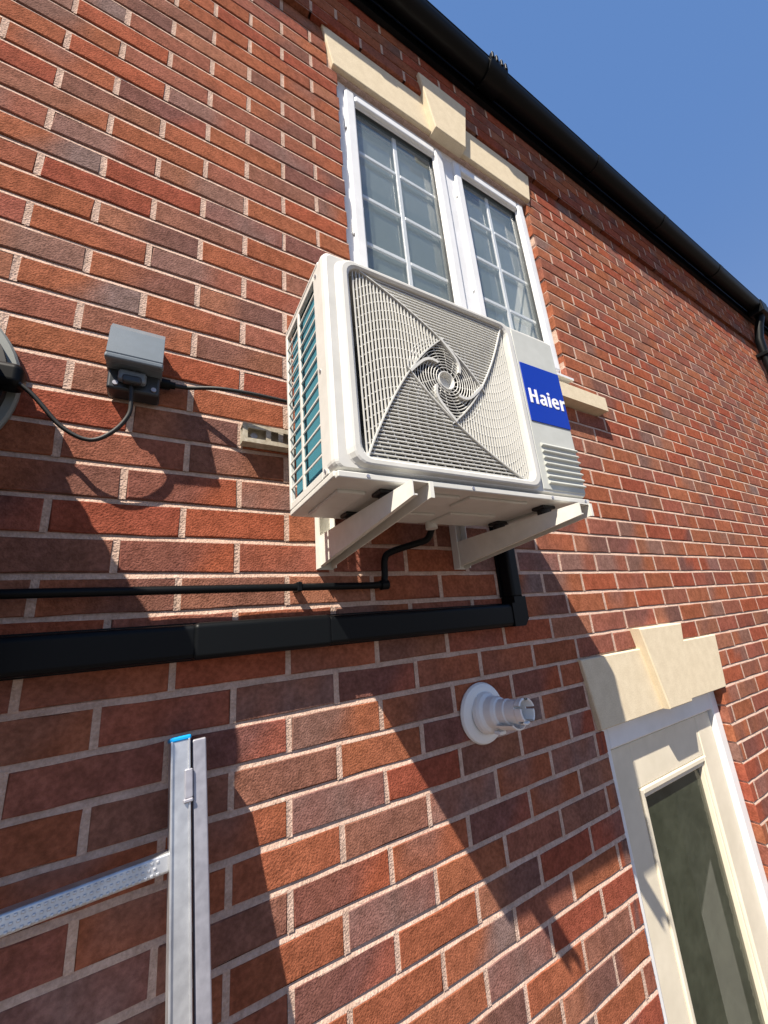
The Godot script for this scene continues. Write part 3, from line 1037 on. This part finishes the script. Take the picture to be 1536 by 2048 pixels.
func socket_and_cables():
	var s := thing("weatherproof_socket", "grey weatherproof outdoor socket box with sloping lid on the sunlit bricks", "socket box", Vector3(-0.222, 0.355, 0.0))
	var w := 0.049
	# stepped case: deep at the bottom
	var b := MB.new()
	b.rbox(Vector3(-w + 0.002, -0.018, 0.0005), Vector3(w - 0.002, 0.13, 0.045), 0.006, true)
	part(b, "case", M.socket_dark, s)
	var l := MB.new()
	l.prism([Vector3(-w, 0.026, 0.030), Vector3(-w, 0.026, 0.080), Vector3(-w, 0.040, 0.085), Vector3(-w, 0.112, 0.066), Vector3(-w, 0.136, 0.045), Vector3(-w, 0.139, 0.030)], Vector3(2.0 * w, 0, 0))
	l.rbox(Vector3(-w - 0.002, 0.024, 0.0702), Vector3(w + 0.002, 0.036, 0.0885), 0.004)
	part(l, "lid", M.socket, s)
	var hg := MB.new()
	hg.tube([Vector3(-w + 0.006, 0.134, 0.03), Vector3(w - 0.006, 0.134, 0.03)], 0.0095, 12)
	part(hg, "hinge", M.socket, s)
	var lt := MB.new()
	lt.rbox(Vector3(-0.028, -0.004, 0.045), Vector3(0.022, 0.022, 0.062), 0.006, true)
	part(lt, "latch", M.socket, s)
	var lk := MB.new()
	lk.rbox(Vector3(-0.02, -0.010, 0.052), Vector3(0.014, 0.008, 0.067), 0.005, true)
	part(lk, "plug", M.socket_dark, s)
	for x in [-0.032, 0.036]:
		var sc := MB.new()
		sc.tube([Vector3(x, -0.006, 0.045), Vector3(x, -0.006, 0.049)], 0.005, 10)
		part(sc, "screw", M.alu_dull, s)
	var gd := MB.new()
	gd.tube([Vector3(0.047, 0.030, 0.022), Vector3(0.066, 0.030, 0.022)], 0.0115, 12)
	gd.tube([Vector3(0.066, 0.030, 0.022), Vector3(0.076, 0.030, 0.022)], 0.008, 12)
	part(gd, "gland", M.black, s)
	# lead from the plug to the fitting at the left
	var c1 := thing("looped_lead", "black lead hanging in a loop below the grey socket box", "cable", Vector3(-0.226, 0.345, 0.05))
	var m1 := MB.new()
	var o := c1.position
	var pa := []
	for q in [Vector3(-0.226, 0.350, 0.052), Vector3(-0.2235, 0.318, 0.055), Vector3(-0.2245, 0.279, 0.052), Vector3(-0.248, 0.238, 0.048), Vector3(-0.283, 0.216, 0.044), Vector3(-0.328, 0.236, 0.044), Vector3(-0.378, 0.292, 0.05), Vector3(-0.425, 0.322, 0.055), Vector3(-0.47, 0.335, 0.05)]: pa.append(q - o)
	m1.tube(smooth_path(pa), 0.0042, 10)
	part(m1, "lead", M.black_rub, c1)
	var c2 := thing("supply_cable", "black cable running from the socket box to the air conditioner's side", "cable", Vector3(-0.155, 0.385, 0.022))
	var m2 := MB.new()
	o = c2.position
	pa = []
	for q in [Vector3(-0.150, 0.385, 0.022), Vector3(-0.118, 0.384, 0.028), Vector3(-0.06, 0.383, 0.052), Vector3(0.01, 0.382, 0.062), Vector3(0.09, 0.379, 0.066), Vector3(0.20, 0.376, 0.07)]: pa.append(q - o)
	m2.tube(smooth_path(pa), 0.0045, 10)
	part(m2, "lead", M.black_rub, c2)

func hose_reel():
	var c := Vector3(-0.602, 0.312, 0.0)
	var t := thing("hose_reel", "round black hose reel with pale grey rim cut by the left picture edge", "hose reel", Vector3(c.x, -0.26, 0.0))
	var o := c - t.position
	var r := MB.new()
	r.lathe([Vector2(0.165, 0.001), Vector2(0.196, 0.001), Vector2(0.200, 0.006), Vector2(0.200, 0.012), Vector2(0.196, 0.016), Vector2(0.183, 0.016), Vector2(0.180, 0.014), Vector2(0.180, 0.008)], o, Basis.IDENTITY, 64)
	part(r, "rim", M.rim, t)
	var d := MB.new()
	d.lathe([Vector2(0.184, 0.004), Vector2(0.184, 0.034), Vector2(0.13, 0.034), Vector2(0.13, 0.25), Vector2(0.199, 0.255), Vector2(0.2, 0.265), Vector2(0.195, 0.277), Vector2(0.05, 0.282), Vector2(0.0, 0.282)], o, Basis.IDENTITY, 48)
	part(d, "drum", M.black_rub, t)
	for k in 9:
		var hb := MB.new()
		var path := []
		for i in 41: path.append(o + Vector3(cos(TAU * i / 40) * 0.152, sin(TAU * i / 40) * 0.152, 0.048 + k * 0.024))
		hb.tube(path, 0.0105, 8, false)
		part(hb, "hose_turn", M.black_rub, t)
	var b := MB.new()
	b.rbox(Vector3(-0.22, 0.0, 0.0005), Vector3(0.180, 0.46, 0.285), 0.012, true)  # out-of-view box added below the drum to throw shade on the lower wall
	part(b, "added_shade_box", M.black_rub, t)
	var j := MB.new()
	j.rbox(Vector3(0.140, 0.556, 0.020), Vector3(0.212, 0.604, 0.062), 0.014, true)
	part(j, "outlet_block", M.black, t)

func lampholder():
	var t := thing("lampholder", "white plastic lampholder without a bulb fixed on the shaded bricks", "lampholder", Vector3(0.652, -0.423, 0.0))
	var ax := Vector3(0.14, 0.13, 1.0).normalized()
	var bx := Vector3(1, 0, 0)
	bx = (bx - ax * bx.dot(ax)).normalized()
	var B := Basis(bx, ax.cross(bx), ax)
	var d := MB.new()
	d.lathe([Vector2(0.0, 0.001), Vector2(0.076, 0.001), Vector2(0.0775, 0.006), Vector2(0.074, 0.0125), Vector2(0.066, 0.016), Vector2(0.050, 0.018), Vector2(0.0, 0.018)], Vector3.ZERO, Basis.IDENTITY, 48)
	part(d, "base_disc", M.lamp, t)
	var s := MB.new()
	s.lathe([Vector2(0.052, 0.014), Vector2(0.052, 0.026), Vector2(0.048, 0.034), Vector2(0.040, 0.040), Vector2(0.039, 0.062), Vector2(0.035, 0.070), Vector2(0.030, 0.074)], Vector3.ZERO, B, 40)
	part(s, "collar", M.lamp, t)
	var n := MB.new()
	n.lathe([Vector2(0.031, 0.070), Vector2(0.031, 0.095), Vector2(0.0285, 0.098), Vector2(0.0285, 0.128), Vector2(0.0245, 0.128), Vector2(0.0245, 0.100), Vector2(0.0, 0.100)], Vector3.ZERO, B, 32)
	for k in 5:
		var a0 := TAU * k / 5.0 + 0.3
		var top: float = [0.152, 0.146, 0.150, 0.140, 0.149][k]
		n.lathe([Vector2(0.0285, 0.127), Vector2(0.0305, 0.132), Vector2(0.0305, top), Vector2(0.0275, top + 0.002), Vector2(0.0250, top), Vector2(0.0247, 0.127)], Vector3.ZERO, B, 7, a0, a0 + 1.02)
	part(n, "tube", M.lamp, t)
	var c := MB.new()
	for x in [-0.011, 0.011]:
		c.tube([B * Vector3(x, 0, 0.104), B * Vector3(x, 0, 0.120)], 0.004, 8)
	part(c, "contact", M.alu_dull, t)
	# lower jaw standing off the tube
	var j := MB.new()
	j.lathe([Vector2(0.0385, 0.066), Vector2(0.0425, 0.070), Vector2(0.0425, 0.118), Vector2(0.0395, 0.120), Vector2(0.0385, 0.118), Vector2(0.0385, 0.070)], Vector3.ZERO, B, 10, PI * 1.22, PI * 1.78)
	j.rbox(Vector3(-0.012, -0.043, 0.050), Vector3(0.012, -0.034, 0.074), 0.003)
	part(j, "jaw", M.lamp, t)

func ladder():
	var th := 0.200
	var L := 2.375
	var top := Vector3(-0.097, -0.326, 0.064)
	var tilt := Basis.from_euler(Vector3(-th, 0, 0.042))
	var foot := top - tilt * Vector3(0, L, 0)
	var t := thing("ladder", "aluminium extension ladder with blue end cap leaning on the brick wall", "ladder", foot)
	t.rotation = Vector3(-th, 0, 0.042)
	# channel stiles: web plus two flanges; the flange faces the climber
	for k in 2:
		var x0: float = [-0.0150, -0.385][k]
		var st := MB.new()
		st.rbox(Vector3(x0, 0.0, -0.006), Vector3(x0 + 0.030, L - 0.006, 0.0), 0.0015)
		st.rbox(Vector3(x0, 0.0, -0.060), Vector3(x0 + 0.030, L - 0.006, -0.054), 0.0015)
		st.rbox(Vector3(x0 + (0.0 if k == 0 else 0.027), 0.0, -0.0545), Vector3(x0 + (0.003 if k == 0 else 0.030), L - 0.006, -0.0055), 0.001)
		st.rbox(Vector3(x0 + 0.0268, 0.0, -0.012), Vector3(x0 + 0.030, L - 0.006, 0.0035), 0.001)
		st.rbox(Vector3(x0, 0.0, -0.012), Vector3(x0 + 0.0035, L - 0.006, 0.0035), 0.001)
		part(st, "stile", M.alu, t)
		var cp := MB.new()
		cp.rbox(Vector3(x0 - 0.002, L - 0.008, -0.062), Vector3(x0 + 0.032, L, 0.002), 0.003)
		part(cp, "end_cap", M.cap, t)
		# sliding section behind
		var x1: float = [0.0185, -0.410][k]
		var s2 := MB.new()
		s2.rbox(Vector3(x1, 0.25, -0.030), Vector3(x1 + 0.0225, L - 0.010, -0.002), 0.003, true)
		part(s2, "inner_stile", M.alu_dull, t)
	for i in 9:
		var y := L - 0.172 - i * 0.265
		var rb := MB.new()
		rb.rbox(Vector3(-0.353, y - 0.013, -0.044), Vector3(-0.0135, y + 0.013, -0.012), 0.004)
		var rung := part(rb, "rung", M.alu, t)
		# pressed tread pattern
		var tp := MB.new()
		for a in 42:
			for b in 3:
				var x := -0.352 + a * 0.0078 + (0.0039 if b % 2 else 0.0)
				if x > -0.03: continue
				tp.rbox(Vector3(x, y - 0.011 + b * 0.0076, -0.0125), Vector3(x + 0.0042, y - 0.0072 + b * 0.0076, -0.0103), 0.001)
		var tr := part(tp, "tread_pattern", M.alu, rung)
		tr.set_meta("kind", "stuff")
	# guide bracket near the top
	var gb := MB.new()
	gb.rbox(Vector3(0.006, L - 0.094, -0.005), Vector3(0.0185, L - 0.052, 0.0045), 0.002)
	gb.rbox(Vector3(0.004, L - 0.100, 0.0), Vector3(0.0185, L - 0.094, 0.0065), 0.002)
	part(gb, "guide_bracket", M.alu_dull, t)

func window_things():
	var cu := thing("curtain", "pale curtain hanging inside the right sash of the upper window", "curtain", Vector3(1.40, 0.9, -0.26))
	var mb := MB.new()
	var n := 26
	for i in n:
		var a := float(i) / n
		var b := float(i + 1) / n
		for j in 6:
			var ya := j * 0.09
			var yb := ya + 0.09
			var f := func(u: float, y: float) -> Vector3:
				var w := 0.15 * (1.0 - y * 0.9) + 0.02
				return Vector3(0.10 - u * w, y, 0.02 * sin(u * 26.0) + 0.01 * sin(u * 9.0 + y * 3.0))
			mb.quad(f.call(a, ya), f.call(b, ya), f.call(b, yb), f.call(a, yb), Vector3(0, 0, 1))
	part(mb, "cloth", M.curtain, cu)
	var v := thing("vase", "small pale vase on the inside sill of the upper window", "vase", Vector3(1.30, 0.893, -0.2))
	var vb := MB.new()
	vb.lathe([Vector2(0.0, 0.0), Vector2(0.03, 0.0), Vector2(0.045, 0.04), Vector2(0.05, 0.09), Vector2(0.035, 0.15), Vector2(0.02, 0.19), Vector2(0.024, 0.22)], Vector3.ZERO, Basis(Vector3(1, 0, 0), Vector3(0, 0, -1), Vector3(0, 1, 0)), 24)
	part(vb, "body", M.ceramic, v)
	var sb := MB.new()
	sb.box(Vector3(0.34, 0.868, -0.33), Vector3(1.46, 0.8925, -0.118))
	part(sb, "inner_sill", M.upvc, house, -house.position)

# ------------------------------------------------------------------ scene
func _ready():
	rng.seed = 20240611
	var cam := Camera3D.new()
	cam.name = "camera"
	var cb := Basis(Vector3(0.8629457, -0.07773999, 0.49928069), Vector3(-0.07247655, 0.95883435, 0.27456118), Vector3(-0.50007186, -0.27311753, 0.82178765)).orthonormalized()
	cam.transform = Transform3D(cb, CAM_POS)
	cam.fov = 105.3955
	cam.near = 0.02
	cam.far = 400.0
	add_child(cam)
	cam.current = true

	var env := Environment.new()
	env.background_mode = Environment.BG_SKY
	var sm := ProceduralSkyMaterial.new()
	sm.sky_top_color = Color(0.051, 0.105, 0.235).linear_to_srgb()
	sm.sky_horizon_color = Color(0.34, 0.37, 0.41).linear_to_srgb()
	sm.sky_curve = 0.15
	sm.ground_bottom_color = Color(0.16, 0.14, 0.12)
	sm.ground_horizon_color = Color(0.42, 0.46, 0.50)
	sm.sun_angle_max = 1.0
	var sky := Sky.new()
	sky.sky_material = sm
	env.sky = sky
	env.background_energy_multiplier = 1.2
	env.tonemap_mode = Environment.TONE_MAPPER_LINEAR
	env.tonemap_exposure = 1.98
	env.sdfgi_enabled = true
	env.ssao_enabled = true
	env.ssil_enabled = true
	var we := WorldEnvironment.new()
	we.name = "environment"
	we.environment = env
	add_child(we)

	var sun := DirectionalLight3D.new()
	sun.name = "sun"
	sun.light_energy = 1.6
	sun.light_color = Color(1.0, 0.955, 0.89)
	sun.light_angular_distance = 0.5
	sun.shadow_enabled = true
	add_child(sun)
	sun.look_at_from_position(Vector3(-8, 14, 6), Vector3(-8, 14, 6) + SUN_DIR, Vector3.UP)

	make_materials()
	var gm := MB.new()
	gm.quad(Vector3(-150, 0, -150), Vector3(150, 0, -150), Vector3(150, 0, 150), Vector3(-150, 0, 150), Vector3.UP)
	var ground := part(gm, "ground", M.paving, self, Vector3(0, GROUND, 0))
	ground.set_meta("kind", "structure")

	house = thing("brick_house", "red brick house with pale stone lintels, white window and black gutter", "house", Vector3(0, GROUND, 0))
	build_wall(cb)
	stone_lintel(0.90, 0.585, 0.625, 2.0, 2.2125, 0.092, 0.148, 1.992, 2.322, 0.042)
	stone_lintel(1.635, 0.480, 0.520, -0.5625, -0.3375, 0.088, 0.165, -0.5575, -0.2625, 0.040)
	upper_window()
	back_door()
	room(0.12, 2.6, 0.05, 2.35, -3.2, M.room, [0.334, 1.468, 0.86, 1.99])
	room(0.6, 4.6, GROUND + 0.07, -0.30, -6.5, M.room, [1.174, 2.096, GROUND + 0.07, -0.56])
	eaves()
	air_conditioner()
	trunking()
	pipes()
	socket_and_cables()
	hose_reel()
	lampholder()
	ladder()
	window_things()
